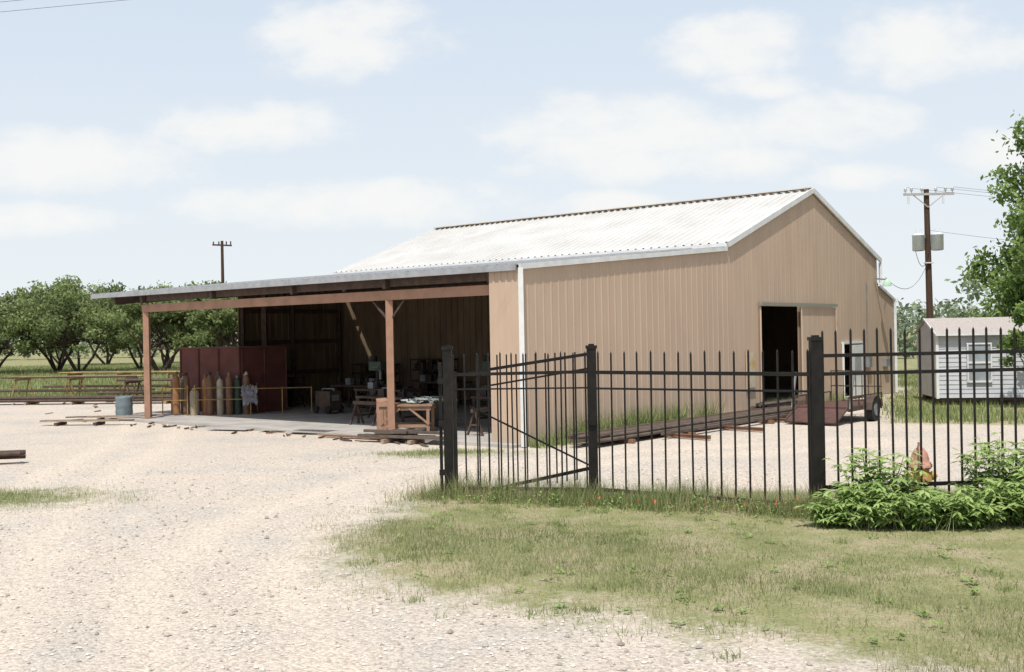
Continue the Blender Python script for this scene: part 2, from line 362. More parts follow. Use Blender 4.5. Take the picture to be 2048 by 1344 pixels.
def stones(n,xr,yr,r0,r1,pw=3):
    x=rng.uniform(*xr,n); y=yr[0]+(yr[1]-yr[0])*rng.random(n)**1.5
    k=gmask(x,y)<rng.uniform(-.5,.35,n)
    tr=np.maximum(np.exp(-((dpath(trk,x,y)-.75)/.38)**2),np.exp(-((dpath(trk2,x,y)-.75)/.38)**2))
    k&=rng.random(n)>tr*.8
    x,y=x[k],y[k]; n=len(x)
    r=r0+(r1-r0)*rng.random(n)**pw
    base=np.array([[1,0,0],[0,1,0],[-1,0,0],[0,-1,0],[0,0,.7],[0,0,-.7]],float)
    P=base[None]*(1+.45*rng.uniform(-1,1,(n,6,1)))*r[:,None,None]
    a=rng.uniform(0,6.28,n); c,s_=np.cos(a),np.sin(a)
    Q=P.copy(); Q[...,0]=P[...,0]*c[:,None]-P[...,1]*s_[:,None]; Q[...,1]=P[...,0]*s_[:,None]+P[...,1]*c[:,None]
    Q[...,0]+=x[:,None];Q[...,1]+=y[:,None];Q[...,2]+=(gz(x,y)+r*.25)[:,None]
    tri=np.array([(0,1,4),(1,2,4),(2,3,4),(3,0,4)])
    return Q[:,tri].reshape(-1,3,3), np.repeat(rng.random(n)**.6,4)
v1,l1=stones(36000,(-11,5),(6.5,24),.006,.026)
v2,l2=stones(520,(-10,5),(6.5,22),.015,.04,1); l2=l2*.35
polys('gravel',np.concatenate([v1,v2]),np.concatenate([l1,l2]),M_stone)

def blades(x,y,h,w,lean=.5):
    n=len(x); z=gz(x,y); a=rng.uniform(0,6.28,n); la=rng.uniform(0,6.28,n); le=h*lean*rng.random(n)
    V=np.zeros((n,3,3)); dx,dy=np.cos(a)*w/2,np.sin(a)*w/2
    V[:,0]=np.stack([x-dx,y-dy,z-.01],-1); V[:,1]=np.stack([x+dx,y+dy,z-.01],-1)
    V[:,2]=np.stack([x+np.cos(la)*le,y+np.sin(la)*le,z+h],-1); return V
_ph=rng.uniform(0,6.28,(14,2)); _an=rng.uniform(0,6.28,14); _fr=2**rng.uniform(-.6,2.2,14)
def clump(x,y,f=1.0,p=0):   # irregular 0..1 field
    v=np.zeros_like(x)
    for i in range(14): v+=np.sin((np.cos(_an[i])*x+np.sin(_an[i])*y)*_fr[i]*f+_ph[i,0]+p*(i+1))/_fr[i]**.5
    return 1/(1+np.exp(-v*1.1))
n=230000; x=rng.uniform(-3,11,n); y=rng.uniform(5.5,19,n)
k=(gmask(x,y)+rng.normal(0,.3,n)+(clump(x,y,2)-.5)*1.2>.15)&(rng.random(n)<.10+.90*clump(x,y,1.0)); x,y=x[k],y[k]
h=(.02+.055*rng.random(len(x)))*(.5+1.0*clump(x,y,.9,2))
lv=np.clip(.8-.6*clump(x,y,.7,1)+rng.normal(0,.2,len(x)),0,1)
polys('grass',blades(x,y,h,.007,.9),lv,M_grass)
# weedy tufts spread in the lawn
tx=[];ty=[]
for k in range(190):
    cx,cy=rng.uniform(-2,10),rng.uniform(7,17.5)
    q=int(rng.integers(15,60)); r=rng.uniform(.04,.16); tx.append(rng.normal(cx,r,q)); ty.append(rng.normal(cy,r,q))
for k in range(40):   # scattered tufts creeping out onto the gravel
    cx,cy=rng.uniform(-3.6,3),rng.uniform(8,18)
    if not -.6<gmask(np.array([cx]),np.array([cy]))[0]<.2: continue
    q=int(rng.integers(10,30)); tx.append(rng.normal(cx,.07,q)); ty.append(rng.normal(cy,.07,q))
tx=np.concatenate(tx);ty=np.concatenate(ty); k=gmask(tx,ty)>-.8; tx,ty=tx[k],ty[k]
VA=blades(tx,ty,.03+.09*rng.random(len(tx)),.010,1.1)
P1=Vector((-1.07,17.65,0));P2=Vector((1.23,16.75,0));P3=Vector((4.30,15.26,0));P4=Vector((12.5,16.15,0))
pts=[]
for a_,b_,n_,sg in((P1,P2,9000,.32),(P2,P3,12000,.40),(P3,P4,11000,.6)):
    u=rng.random(n_); ox=rng.normal(0,sg,n_); d=(b_-a_).normalized()
    pts.append(np.stack([a_.x+(b_.x-a_.x)*u+ox*d.y,a_.y+(b_.y-a_.y)*u+ox*abs(d.x)-.12],-1))
pts.append(np.stack([rng.normal(-1.35,.32,1500),rng.normal(17.5,.3,1500)],-1))
q=np.concatenate(pts); x,y=q[:,0],q[:,1]; hh=(.04+.36*rng.random(len(x))**2.4)*(.25+1.2*clump(x,y,2.0))
k=rng.random(len(x))<.15+.95*clump(x,y,2.0,.5)
VB=blades(x[k],y[k],hh[k],.010,.8)
VV=np.concatenate([VA,VB]); polys('tall_grass',VV,rng.random(len(VV)),M_tall)
k=rng.random(len(x))<.10; VC=blades(x[k],y[k],.12+.36*rng.random(k.sum()),.006,.5)
n=9000; xx=rng.uniform(-2.5,10,n); yy=rng.uniform(6,17.5,n); k=(gmask(xx,yy)>.0)&(rng.random(n)<clump(xx,yy,1.4,3)); VD=blades(xx[k],yy[k],.03+.06*rng.random(k.sum()),.007,1.3)
VV=np.concatenate([VC,VD]); polys('dry_grass',VV,rng.random(len(VV)),M_dry)
# low broad-leaf weeds
Vb=[];lb=[]
for k in range(380):
    if k<240: u=random.random(); a_,b_=random.choice([(P1,P2),(P2,P3),(P2,P3)]); c=a_+(b_-a_)*u; cx,cy=c.x+random.gauss(0,.2),c.y+random.gauss(-.15,.3)
    else: cx,cy=random.uniform(-1.5,9.5),random.uniform(8.5,16)
    if gmask(np.array([cx]),np.array([cy]))[0]<.2: continue
    z0=float(gz(np.array([cx]),np.array([cy]))[0]); tall=random.uniform(.02,.22 if k<240 else .05)
    for i in range(random.randint(6,16)):
        an=random.uniform(0,6.28); Ls=random.uniform(.03,.075); zz=z0+.01+tall*random.random(); c=Vector((cx+random.gauss(0,.04),cy+random.gauss(0,.04),zz))
        dv=Vector((math.cos(an),math.sin(an),random.uniform(-.1,.7)));sv=Vector((-dv.y,dv.x,0))
        Vb.append([tuple(c),tuple(c+dv*Ls*.5+sv*Ls*.25),tuple(c+dv*Ls),tuple(c+dv*Ls*.5-sv*Ls*.25)]); lb.append(random.random()*.7)
polys('broadleaf_weeds',np.array(Vb),np.array(lb),M_weed)
# rough grass elsewhere
n=60000; x=rng.uniform(10,30,n); y=rng.uniform(27,60,n); k=gmask(x,y)>rng.uniform(-.1,.6,n); x,y=x[k],y[k]
V1=blades(x,y,.06+.2*rng.random(len(x))*clump(x,y,.6)*1.6,.03)
n=5200; tt=rng.uniform(0,24,n); ss=rng.normal(-.3,.13,n); k=rng.random(n)<clump(tt,ss,.9)**2*1.4; tt,ss=tt[k],ss[k]
V2=blades(A.x+l.x*ss+g.x*tt,A.y+l.y*ss+g.y*tt,.1+.45*rng.random(len(tt))**2,.025)
q1=[];q2=[]
for (tc_,w_,nn_) in ((2.4,.5,500),(4.6,.7,900),(6.3,.4,500),(8.2,.35,300)):
    q1.append(rng.normal(tc_,w_,nn_)); q2.append(rng.normal(-.28,.1,nn_))
tt=np.concatenate(q1);ss=np.concatenate(q2)
V2b=blades(A.x+l.x*ss+g.x*tt,A.y+l.y*ss+g.y*tt,.15+.65*rng.random(len(tt))**1.5,.03,.9)
n=12000; x=rng.normal(-9.9,1.4,n); y=rng.normal(18.3,.7,n); V3=blades(x,y,.03+.05*rng.random(n),.008)
n=1800; x=rng.normal(-1.6,.7,n); y=rng.normal(24.2,.3,n); V4=blades(x,y,.04+.08*rng.random(n),.012)
n=80000; x=rng.uniform(-60,-5,n); y=50+rng.random(n)**1.5*70; k=y-51-.04*x>rng.uniform(-.5,2,n); x,y=x[k],y[k]
V5=blades(x,y,.10+.2*rng.random(len(x)),.06)
VV=np.concatenate([V1,V2,V2b,V3,V4,V5]); polys('meadow_grass',VV,rng.random(len(VV)),M_tall)
n=36; cx=np.repeat(np.array([1.95,2.7,3.3,3.75,3.95,1.1]),6); x=cx+rng.normal(0,.12,n); y=15.7-(cx-1.2)*.3+rng.normal(0,.15,n)
c=np.stack([x,y,.12+.16*rng.random(n)],-1); a=rng.uniform(0,6.28,n)
Vf=np.stack([c+np.stack([np.cos(a+k)*.02,np.sin(a+k)*.02,rng.normal(0,.012,n)],-1) for k in (0,1.57,3.14,4.71)],1)
polys('wildflowers',Vf,rng.random(n),M_flower)

# ------------------------------------------------------------ trees
def leafcloud(cent,rad,n,size,flat=.75):
    cent=np.array(cent);rad=np.array(rad); w=rad**2; w=w/w.sum()
    i=rng.choice(len(cent),n,p=w); d=rng.normal(size=(n,3)); d/=np.linalg.norm(d,axis=1)[:,None]
    rr=rad[i]*(.3+.7*rng.random(n)**.6)*(1+.22*rng.normal(size=n))
    p=cent[i]+d*rr[:,None]*np.array([1,1,flat])
    a=rng.normal(size=(n,3)); a/=np.linalg.norm(a,axis=1)[:,None]
    b_=np.cross(a,rng.normal(size=(n,3))); b_/=np.linalg.norm(b_,axis=1)[:,None]
    s=size*(.6+.8*rng.random(n))[:,None]
    V=np.stack([p-a*s*.6,p+b_*s*.28,p+a*s*.6,p-b_*s*.28],1)
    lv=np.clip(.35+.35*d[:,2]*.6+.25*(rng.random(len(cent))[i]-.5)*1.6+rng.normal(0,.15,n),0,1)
    return V,lv
def tree(name,x,y,h,Rc,ncl,nl,size,mt,stems=3,low=.3,tr=.14,cr=(.2,.36),flat=.75,off=0):
    e=empty(name,(x,y,0)); cents=[];rads=[]
    lobes=[(random.uniform(0,6.28),random.uniform(.35,.85),random.uniform(.78,1.06)) for _ in range(7)]
    for k in range(ncl):
        if off:
            la,lq,lh=lobes[k%7]; 
            cx=x+math.cos(la)*lq*Rc*.75+random.gauss(0,Rc*.23); cy=y+math.sin(la)*lq*Rc*.75+random.gauss(0,Rc*.23)
            q=math.hypot(cx-x,cy-y)/Rc; rz=h*lh*(.93-.28*q*q)-abs(random.gauss(0,h*.19)); rz=max(rz,h*(low+.05))
            cents.append((cx,cy,rz)); rads.append(Rc*random.uniform(*cr))
        else:
            a=random.uniform(0,6.28); q=math.sqrt(random.random()); zz=random.random()
            rz=h*(low+.06)+zz*h*(1-low-.14); env=math.sin(math.pi*min(1,.25+.72*(rz/h-low)/(1-low)))
            cents.append((x+math.cos(a)*q*Rc*.85*(.35+.75*env),y+math.sin(a)*q*Rc*.85*(.35+.75*env),rz)); rads.append(Rc*random.uniform(*cr))
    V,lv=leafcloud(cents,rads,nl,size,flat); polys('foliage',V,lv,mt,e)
    b=MB()
    for k in range(stems):
        a=6.28*k/stems+random.uniform(-.5,.5); bx=x+math.cos(a)*tr*.7; by=y+math.sin(a)*tr*.7
        fork=Vector((x+math.cos(a)*Rc*.3*(1 if stems>1 else .2),y+math.sin(a)*Rc*.3*(1 if stems>1 else .2),h*(low+.08)))
        mid=(Vector((bx,by,0))+fork)/2+Vector((random.uniform(-.25,.25),random.uniform(-.25,.25),0))
        b.cyl((bx,by,-.1),mid,tr,tr*.8,7); b.cyl(mid,fork,tr*.8,tr*.6,7)
        for c in random.sample(cents,min(len(cents),10 if stems>1 else 22)):
            c=Vector(c); m_=(fork+c)/2+Vector((0,0,-.25)); b.cyl(fork,m_,tr*.45,tr*.28,5); b.cyl(m_,c,tr*.28,tr*.08,5)
    b.obj('trunk',[M_bark],e); return e
for (x,y,h,r) in [(-49.5,99,7.8,5.6),(-44.5,92,7.4,5.3),(-41.5,98,8.8,6.0),(-37.5,93,8.5,5.6),(-34.2,99,8.4,5.4),(-30.8,96,7.4,4.6),(-33,122,8.2,5.4),(-27.5,84,7.0,4.8),(-24.5,88,7.3,5.0),(-21,82,7.0,4.4),(-18,92,7,4.6),(-52,124,9.4,6.5),(-46,122,9.6,6.5),(-40,126,9.4,6.5)]:
    tree('mesquite_tree',x,y,h,r,66,8500,.27,M_mes,stems=random.choice([3,4,4]),low=.20,cr=(.09,.22),flat=.7,off=1)
tree('pecan_tree',23.0,41.5,11.8,5.1,190,56000,.20,M_pec,stems=2,low=.10,tr=.25,cr=(.12,.22))
tree('pecan_tree',31,52,11.5,5.5,50,10000,.32,M_pec,stems=1,low=.15,tr=.25)
tree('pecan_sapling',16.55,34.1,3.6,1.2,30,3200,.13,M_pec,stems=2,low=.3,tr=.04,cr=(.12,.28))
cen=[];rad=[]
for x in np.arange(-190,-10,3.0):
    for k in range(3): cen.append((x+random.uniform(-2,2),180+random.uniform(-8,8)+.1*x,random.uniform(1,5.8))); rad.append(random.uniform(1.6,3))
for x in np.arange(27,120,2.2):
    for k in range(5): cen.append((x+random.uniform(-2,2),92+random.uniform(-5,5)+.3*(x-26),random.uniform(.8,5.2+1.4*math.sin(x*.35)))); rad.append(random.uniform(.7,1.7))
for x in np.arange(-10,200,4):
    for k in range(3): cen.append((x+random.uniform(-2,2),210,random.uniform(1,5.5))); rad.append(random.uniform(1.8,3))
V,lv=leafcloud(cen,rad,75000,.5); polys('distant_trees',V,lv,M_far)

# ------------------------------------------------------------ fence
fe=empty('iron_fence',tuple(P2))
b=MB()
def post(p,h,w=.14):
    b.beam((p.x,p.y,-.1),(p.x,p.y,h-.05),w,w,0); b.box((p.x,p.y,h-.035),w+.03,w+.03,.05,0); b.box((p.x,p.y,h),w*.6,w*.6,.03,0)
post(P1,2.47,.15);post(P2,2.46,.14);post(P3,2.54,.15);post(P4,2.5,.15)
b.obj('posts',[M_black],fe)
def lerp(a,c,u): return a+(c-a)*u
def panel(b,a,c,rails,ztop,zbot,sp,off=0,pw=.026,u0=.03,u1=.97,jit=.004):
    d=(c-a); n=int(d.length/sp); nrm=Vector((d.y,-d.x,0)).normalized()
    for z0,z1,hh in rails: b.beam(lerp(a,c,u0)+Vector((0,0,z0)),lerp(a,c,u1)+Vector((0,0,z1)),.045,hh,0)
    for i in range(n):
        u=(i+.5)/n; p=lerp(a,c,u)+nrm*.001; j=random.uniform(-jit,jit)*3; zt=ztop+random.uniform(-.015,.015)
        b.beam((p.x,p.y,zbot),(p.x+j,p.y,zt-.04),pw,pw,0)
        q=Vector((p.x+j,p.y,0))
        b.add([q+Vector((-pw/2,-pw/2,zt-.04)),q+Vector((pw/2,-pw/2,zt-.04)),q+Vector((pw/2,pw/2,zt-.04)),q+Vector((-pw/2,pw/2,zt-.04)),q+Vector((0,0,zt))],[(0,1,4),(1,2,4),(2,3,4),(3,0,4)],0)
b=MB(); panel(b,P2,P3,[(2.03,2.0,.055),(1.78,1.755,.03),(.21,.13,.055)],2.36,.0,.212,u0=.02,u1=.98)
panel(b,P3,P4,[(2.26,2.27,.05),(2.0,2.01,.05),(.39,.38,.055)],2.64,.18,.206,u0=.01,u1=.99)
b.obj('panels',[M_black],fe)
ga=empty('iron_gate',tuple(P1))
b=MB()
G0=P1+Vector((-.13,.08,0)); b.beam((G0.x,G0.y,.03),(G0.x,G0.y,2.2),.05,.05,0); b.beam((P1.x+.12,P1.y-.04,.08),(P1.x+.12,P1.y-.04,2.05),.05,.05,0)
for z in (.4,1.2,1.9): b.box((P1.x-.1,P1.y,z),.12,.08,.09,0)
b.box((P2.x-.02,P2.y-.09,1.3),.12,.06,.16,0)
panel(b,P1,P2,[(2.0,2.04,.05),(1.76,1.79,.025),(.14,.2,.055)],2.36,.02,.19,u0=.04,u1=.97)
Q1=P1+Vector((.35,.28,0));Q2=P2+Vector((-.04,.28,0))
V3=lambda p,z:Vector((p.x,p.y,z))
b.beam(V3(Q1,2.02),V3(Q2,2.31),.045,.05,0); b.beam(V3(lerp(Q1,Q2,.1),1.78),V3(Q2,2.08),.04,.03,0); b.beam(V3(lerp(Q1,Q2,.25),.12),V3(Q2,.5),.045,.055,0)
b.beam(V3(Q1,1.45),V3(Q2,.55),.025,.025,0)
n=11
for i in range(n):
    u=.08+.9*i/n; p=lerp(Q1,Q2,u); z0=.05+.4*max(0,u-.25); b.beam(V3(p,z0),V3(p,2.3+.05*u),.024,.024,0)
b.obj('leaf',[M_black],ga)

# ------------------------------------------------------------ hydrant
hx,hy=5.98,15.85
b=MB()
b.lathe((hx,hy,0),[(.17,0),(.17,.05),(.115,.07),(.11,.5),(.13,.52),(.13,.56),(.12,.58)],18,1)
b.lathe((hx,hy,.58),[(.17,0),(.17,.045),(.135,.05),(.13,.12),(.11,.2),(.07,.26),(.035,.29),(.035,.31)],18,0)
b.lathe((hx,hy,.885),[(.03,0),(.03,.06)],5,0)
for d in (Vector((1,0,0)),Vector((-1,0,0))):
    p=Vector((hx,hy,.45)); b.cyl(p,p+d*.17,.055,m=1,n=12); b.cyl(p+d*.17,p+d*.22,.068,m=1,n=8); b.cyl(p+d*.22,p+d*.25,.022,m=0,n=5)
p=Vector((hx,hy,.43)); b.cyl(p,p+Vector((0,-.17,0)),.08,m=1,n=14); b.cyl(p+Vector((0,-.17,0)),p+Vector((0,-.22,0)),.092,m=1,n=10); b.cyl(p+Vector((0,-.22,0)),p+Vector((0,-.26,0)),.025,m=0,n=5)
for k in range(8):
    a=k*.785; b.cyl((hx+.15*math.cos(a),hy+.15*math.sin(a),.56),(hx+.15*math.cos(a),hy+.15*math.sin(a),.645),.014,m=0,n=6)
b.obj('fire_hydrant',[M_hyr,M_hyy])

# ------------------------------------------------------------ leafy weeds
def weed(x,y,rad,h,ns):
    e=empty('leafy_shrub',(x,y,0)); b=MB(); Vs=[]; lvs=[]
    for k in range(ns):
        a=random.uniform(0,6.28); q=rad*math.sqrt(random.random()); p0=Vector((x+math.cos(a)*q*.5,y+math.sin(a)*q*.5*.6,0))
        hh=h*random.uniform(.45,1.12)*(1-.25*(q/rad)); p1=Vector((x+math.cos(a)*q*1.15,y+math.sin(a)*q*.7,hh))
        md=(p0+p1)/2+Vector((0,0,.1*h)); b.cyl(p0,md,.007,.005,5,0,False); b.cyl(md,p1,.005,.002,5,0,False)
        for j in range(9):
            u=.2+.8*j/8; c=(p0*(1-u)**2+md*2*u*(1-u)+p1*u*u)
            aa=random.uniform(0,6.28); c=c+Vector((math.cos(aa),math.sin(aa),.3))*random.uniform(.02,.15)
            nlf=random.choice([3,5,5,7]); base=random.uniform(0,6.28); Ls=random.uniform(.08,.17); tone=random.random()
            for i in range(nlf):
                an=base+(i-(nlf-1)/2)*.75; dv=Vector((math.cos(an),math.sin(an),random.uniform(-.45,.2))); sdv=Vector((-dv.y,dv.x,random.uniform(-.25,.25)))
                Vs.append([c,c+dv*Ls*.5+sdv*Ls*.16,c+dv*Ls+Vector((0,0,-.15*Ls)),c+dv*Ls*.5-sdv*Ls*.16]); lvs.append(min(1,max(0,.55*tone+.45*u*random.uniform(.5,1.1))))
    polys('leaves',np.array([[tuple(q) for q in v] for v in Vs]),np.array(lvs),M_weed,e)
    b.obj('stems',[M_weed],e)
for (x,y,r,h,n_) in [(4.55,14.5,.45,.62,26),(4.95,14.8,.55,1.0,34),(5.05,14.2,.6,.66,34),(5.85,14.1,.7,.52,38),(6.75,15.0,.55,1.18,36),(6.75,14.2,.7,.72,44),(7.35,14.6,.7,.98,42),(7.9,15.0,.6,1.05,36),(8.6,14.7,.7,1.1,40),(7.6,13.9,.6,.6,30),(5.5,14.6,.4,.55,20),(4.3,14.3,.35,.35,16)]:
    weed(x,y,r,h,n_)

# ------------------------------------------------------------ utility poles
def wire(b,p,q,sag,r=.014,n=14,m=0):
    p=Vector(p);q=Vector(q);pr=p
    for i in range(1,n+1):
        u=i/n; c=lerp(p,q,u)-Vector((0,0,sag*4*u*(1-u))); b.cyl(pr,c,r,n=4,m=m,caps=False); pr=c
b=MB(); px,py=24.15,62.0
b.cyl((px,py,0),(px-.12,py,10.55),.21,.15,12,0)
b.beam((px-1.5,py-.2,10.25),(px+1.4,py-.2,10.25),.1,.13,1)
b.beam((px-.95,py-.22,10.2),(px-.1,py-.2,9.5),.04,.05,1); b.beam((px+.8,py-.22,10.2),(px-.1,py-.2,9.5),.04,.05,1)
for dx in (-1.4,-1.05,-.45,.35,.9,1.3):
    b.cyl((px+dx,py-.2,10.3),(px+dx,py-.2,10.65),.03,m=2,n=6); b.lathe((px+dx,py-.2,10.42),[(.03,0),(.11,.04),(.06,.1),(.10,.14),(.03,.24)],8,2)
for dx in (-1.25,.75): b.cyl((px+dx,py-.25,9.7),(px+dx,py-.25,10.15),.06,m=2,n=8)
for dx,dy in ((-.66,-.1),(.30,-.42)):
    b.lathe((px+dx,py+dy,7.0),[(.30,0),(.34,.03),(.34,.85),(.36,.87),(.36,.92),(.2,1.0)],16,2)
    for k in (-.14,.14): b.cyl((px+dx+k,py+dy,7.95),(px+dx+k,py+dy,8.25),.04,.02,6,2)
b.box((px-.15,py,7.8),1.1,.08,.08,2); b.box((px-.12,py-.2,6.3),.5,.3,.06,2)
b.obj('utility_pole',[M_pole,mat('grey_arm',(.42,.40,.37)),M_can])
b=MB(); qx,qy=-26.8,100.0
b.cyl((qx,qy,0),(qx,qy,11.8),.2,.13,8,0); b.beam((qx-.9,qy,11.45),(qx+.9,qy,11.35),.12,.14,0)
for dx in (-.8,-.3,.4,.8): b.cyl((qx+dx,qy,11.4),(qx+dx,qy,11.75),.06,n=6)
b.obj('utility_pole',[M_pole])
b=MB()
for dx,dz in ((-1.4,0),(.35,0),(1.3,0)):
    wire(b,(px+dx,py-.2,10.65),(px+dx+30,py-16,6.2),.6,.008)
wire(b,(px-.1,py,8.2),(px+30,py-22,3.5),.8,.008); wire(b,(px-.1,py-.2,6.9),(px-.9,py-.2,7.1),.9,.016,8)
wire(b,(px-.2,py-.2,6.3),W(-.3,22.3,4.6),.9,.012)
for k in (0,1): wire(b,(-16,22.,8.99+.2*k),(14,22,11.3+.22*k),0,.004)
b.obj('power_lines',[M_dark])

# ------------------------------------------------------------ portable white house at right
ho=empty('white_portable_house',(17.5,36,0))
H0=Vector((14.28,36.1,0)); hd=Vector((.985,-.17,0)).normalized(); hn=Vector((hd.y,-hd.x,0))
if hn.y>0: hn=-hn
def HP(a,d_,z): return H0+hd*a-hn*d_+Vector((0,0,z))
b=MB(); z=.24
win=[(.95,1.65,.78,2.05),(4.0,4.8,.78,2.05)]
while z<2.36:
    z1=min(z+.15,2.39)
    b.add([HP(0,-.015,z),HP(7,-.015,z),HP(7,0.004,z1),HP(0,.004,z1)],[(0,1,2,3)],0)
    b.add([HP(0,-.015,z),HP(7,-.015,z),HP(7,.004,z),HP(0,.004,z)],[(0,1,2,3)],0)
    z+=.15
b.add([HP(0,.02,.22),HP(0,3.4,.22),HP(0,3.4,2.4),HP(0,1.7,2.85),HP(0,.02,2.4)],[(0,1,2,3,4)],0)
b.beam(HP(-.03,-.02,.22),HP(-.03,-.02,2.36),.09,.09,1)
b.add([HP(-.08,-.2,2.38),HP(7.2,-.2,2.38),HP(7.2,1.7,2.93),HP(-.08,1.7,2.93)],[(0,1,2,3)],2)
b.add([HP(-.08,3.6,2.38),HP(7.2,3.6,2.38),HP(7.2,1.7,2.93),HP(-.08,1.7,2.93)],[(0,1,2,3)],2)
b.beam(HP(-.09,-.21,2.36),HP(7.2,-.21,2.36),.03,.07,1); b.beam(HP(-.1,-.2,2.36),HP(-.1,1.7,2.91),.03,.07,1)
for a0,a1,z0,z1 in win:
    b.beam(HP(a0,-.04,(z0+z1)/2),HP(a1,-.04,(z0+z1)/2),.03,z1-z0,3)
    for zz in (z0,(z0+z1)/2,z1): b.beam(HP(a0-.05,-.07,zz),HP(a1+.05,-.07,zz),.04,.06,1)
    for aa in (a0-.02,a1+.02): b.beam(HP(aa,-.072,z0),HP(aa,-.072,z1),.04,.06,1)
for a in (.3,2.4,4.6,6.8):
    for d_ in (.3,3): b.box(HP(a,d_,.08),.35,.35,.3,4)
b.beam(HP(0,.1,.19),HP(7,.1,.19),.1,.1,4)
b.obj('shell',[M_sid,M_white,M_shing,M_glass,M_darkst],ho)

# ------------------------------------------------------------ maroon storage box
b=MB()
c0,c1,t0,t1=15.06,18.6,3.0,5.05
b.beam(W(c0,(t0+t1)/2,1.2),W(c1,(t0+t1)/2,1.2),t1-t0,2.25,0)
b.beam(W(c0-.06,(t0+t1)/2,2.35),W(c1+.06,(t0+t1)/2,2.35),t1-t0+.12,.05,0)
for s in (c0,c0+1.2,c0+2.4,c1): b.beam(W(s,t0-.02,.1),W(s,t0-.02,2.3),.05,.04,1)
for t in (t0+.1,t0+1.05,t1-.05): b.beam(W(c0-.02,t,.1),W(c0-.02,t,2.3),.04,.05,1)
b.cyl(W(c0-.06,t0+.9,1.1),W(c0-.06,t0+.9,1.4),.02,m=1)
b.obj('steel_storage_box',[M_maroon,mat('maroon_dark',(.10,.035,.03),(.08,.03,.025))])

# ------------------------------------------------------------ gas cylinders
def gcyl(x,y,mt,cap,h=1.42,r=.115):
    b=MB(); z=.05
    b.lathe((x,y,z),[(r*.95,0),(r,.03),(r,h*.80),(r*.93,h*.85),(r*.72,h*.9),(r*.42,h*.925),(r*.42,h*.94)],14,0)
    b.lathe((x,y,z+h*.94),[(r*.5,0),(r*.5,h*.05),(r*.3,h*.075),(r*.12,h*.08)],10,1)
    return b.obj('gas_cylinder',[mt,cap])
row=[(-11.75,37.3,M_brown,M_brown),(-11.5,37.55,M_cream,M_brown),(-11.3,37.2,M_brown,M_dark),(-11.6,37.05,M_orange,M_brown),
 (-10.95,36.95,M_cream,M_cream),(-10.62,37.15,M_orange,M_brown),(-10.4,36.9,M_brown,M_dark),(-10.2,37.25,M_brown,M_brown),(-10.05,36.9,M_cream,M_green),(-9.82,37.2,M_orange,M_orange),(-9.72,36.85,M_brown,M_brown),(-9.5,37.05,M_green,M_grey),(-9.3,37.3,M_grey,M_cream),(-9.15,36.95,M_brown,M_cream)]
for i,(x,y,m1,m2) in enumerate(row): gcyl(x,y,m1,m2,random.uniform(1.32,1.5) if i!=4 else .95, .12 if i!=4 else .16)
b=MB()
for x0,x1 in ((-11.95,-11.1),(-10.85,-8.95)):
    for y0 in (36.65,37.6):
        for z in (.6,1.0): b.beam((x0,y0,z),(x1,y0-.02,z),.02,.025,0)
        for x in (x0,x1): b.beam((x,y0,.05),(x,y0,1.1),.03,.03,0)
    for x in (x0,x1): b.beam((x,36.65,1.0),(x,37.6,1.0),.02,.025,0)
b.beam((-8.95,36.65,.95),(-6.9,36.9,.95),.02,.025,0)
for x in (-7.9,-6.9): b.beam((x,36.8,.05),(x,36.8,1.0),.03,.03,0)
b.obj('cylinder_rack',[M_yel])
b=MB()
for (x,y) in ((-8.85,36.6),(-9.1,36.6)):
    for i in range(40):
        p=Vector((x+random.uniform(-.12,.12),y+random.uniform(-.05,.05),random.uniform(.45,1.0))); d=Vector((random.uniform(-.3,.3),random.uniform(-.3,.3),1))*.10; e_=Vector((1,random.uniform(-.6,.6),0))*.06
        b.add([p-d,p+e_,p+d,p-e_],[(0,1,2,3)],0)
b.obj('hanging_cloth',[mat('pale_cloth',(.30,.28,.30),(.20,.19,.22))])
def barrel(x,y,mt,r=.29,h=.86,z=.04):
    b=MB(); pr=[(r,0)]
    for k in range(1,10): pr.append((r+(.012 if k in(3,6) else 0),h*k/10))
    pr+=[(r+.01,h),(r-.01,h+.01),(r-.02,h-.02)]
    b.lathe((x,y,z),pr,20,0); b.cyl((x+.12,y,z+h-.02),(x+.12,y,z+h+.01),.03,n=8); return b.obj('steel_drum',[mt])
barrel(-13.5,37.3,M_blue,.28,.75,-.02); barrel(-3.55,30.0,M_rustbeam,.27,.85,.06); barrel(-8.9,38.6,M_dark,.28,.85,.06)

# ------------------------------------------------------------ work table in front
b=MB(); T=Vector((-2.85,29.0,0)); tx=Vector((.97,-.1,0)).normalized(); ty=Vector((.1,.97,0)).normalized()
def TP(a,c,z): return T+tx*a+ty*c+Vector((0,0,z))
b.beam(TP(-.75,0,.80),TP(.75,0,.80),.9,.05,0)
b.beam(TP(-.7,-.38,.72),TP(.7,-.38,.72),.05,.1,0); b.beam(TP(-.7,.38,.72),TP(.7,.38,.72),.05,.1,0)
for a in (-.62,.62):
    for c in (-.37,.37): b.beam(TP(a,c,.05),TP(a,c,.76),.08,.08,0)
    b.beam(TP(a*1.05,-.41,.3),TP(a*.2,-.41,.72),.05,.05,0)
for c in(-.37,.37): b.beam(TP(-.6,c,.25),TP(.6,c,.25),.05,.08,0)
b.obj('timber_work_table',[mat('table_timber',(.34,.21,.14),(.24,.15,.10),scale=4)])
b=MB()
for i in range(60):
    a=random.uniform(-.1,.9);c=random.uniform(-.3,.3);z=.83+random.random()*.2*(1-abs(a-.4));p=TP(a,c,z);d=Vector((random.uniform(-1,1),random.uniform(-1,1),random.uniform(-.4,.4)))*.14;e_=Vector((random.uniform(-1,1),random.uniform(-1,1),random.uniform(-.4,.4)))*.1
    b.add([p-d,p+e_,p+d,p-e_],[(0,1,2,3)],0)
b.beam(TP(.2,.1,.95),TP(1.3,.3,.9),.5,.03,0)
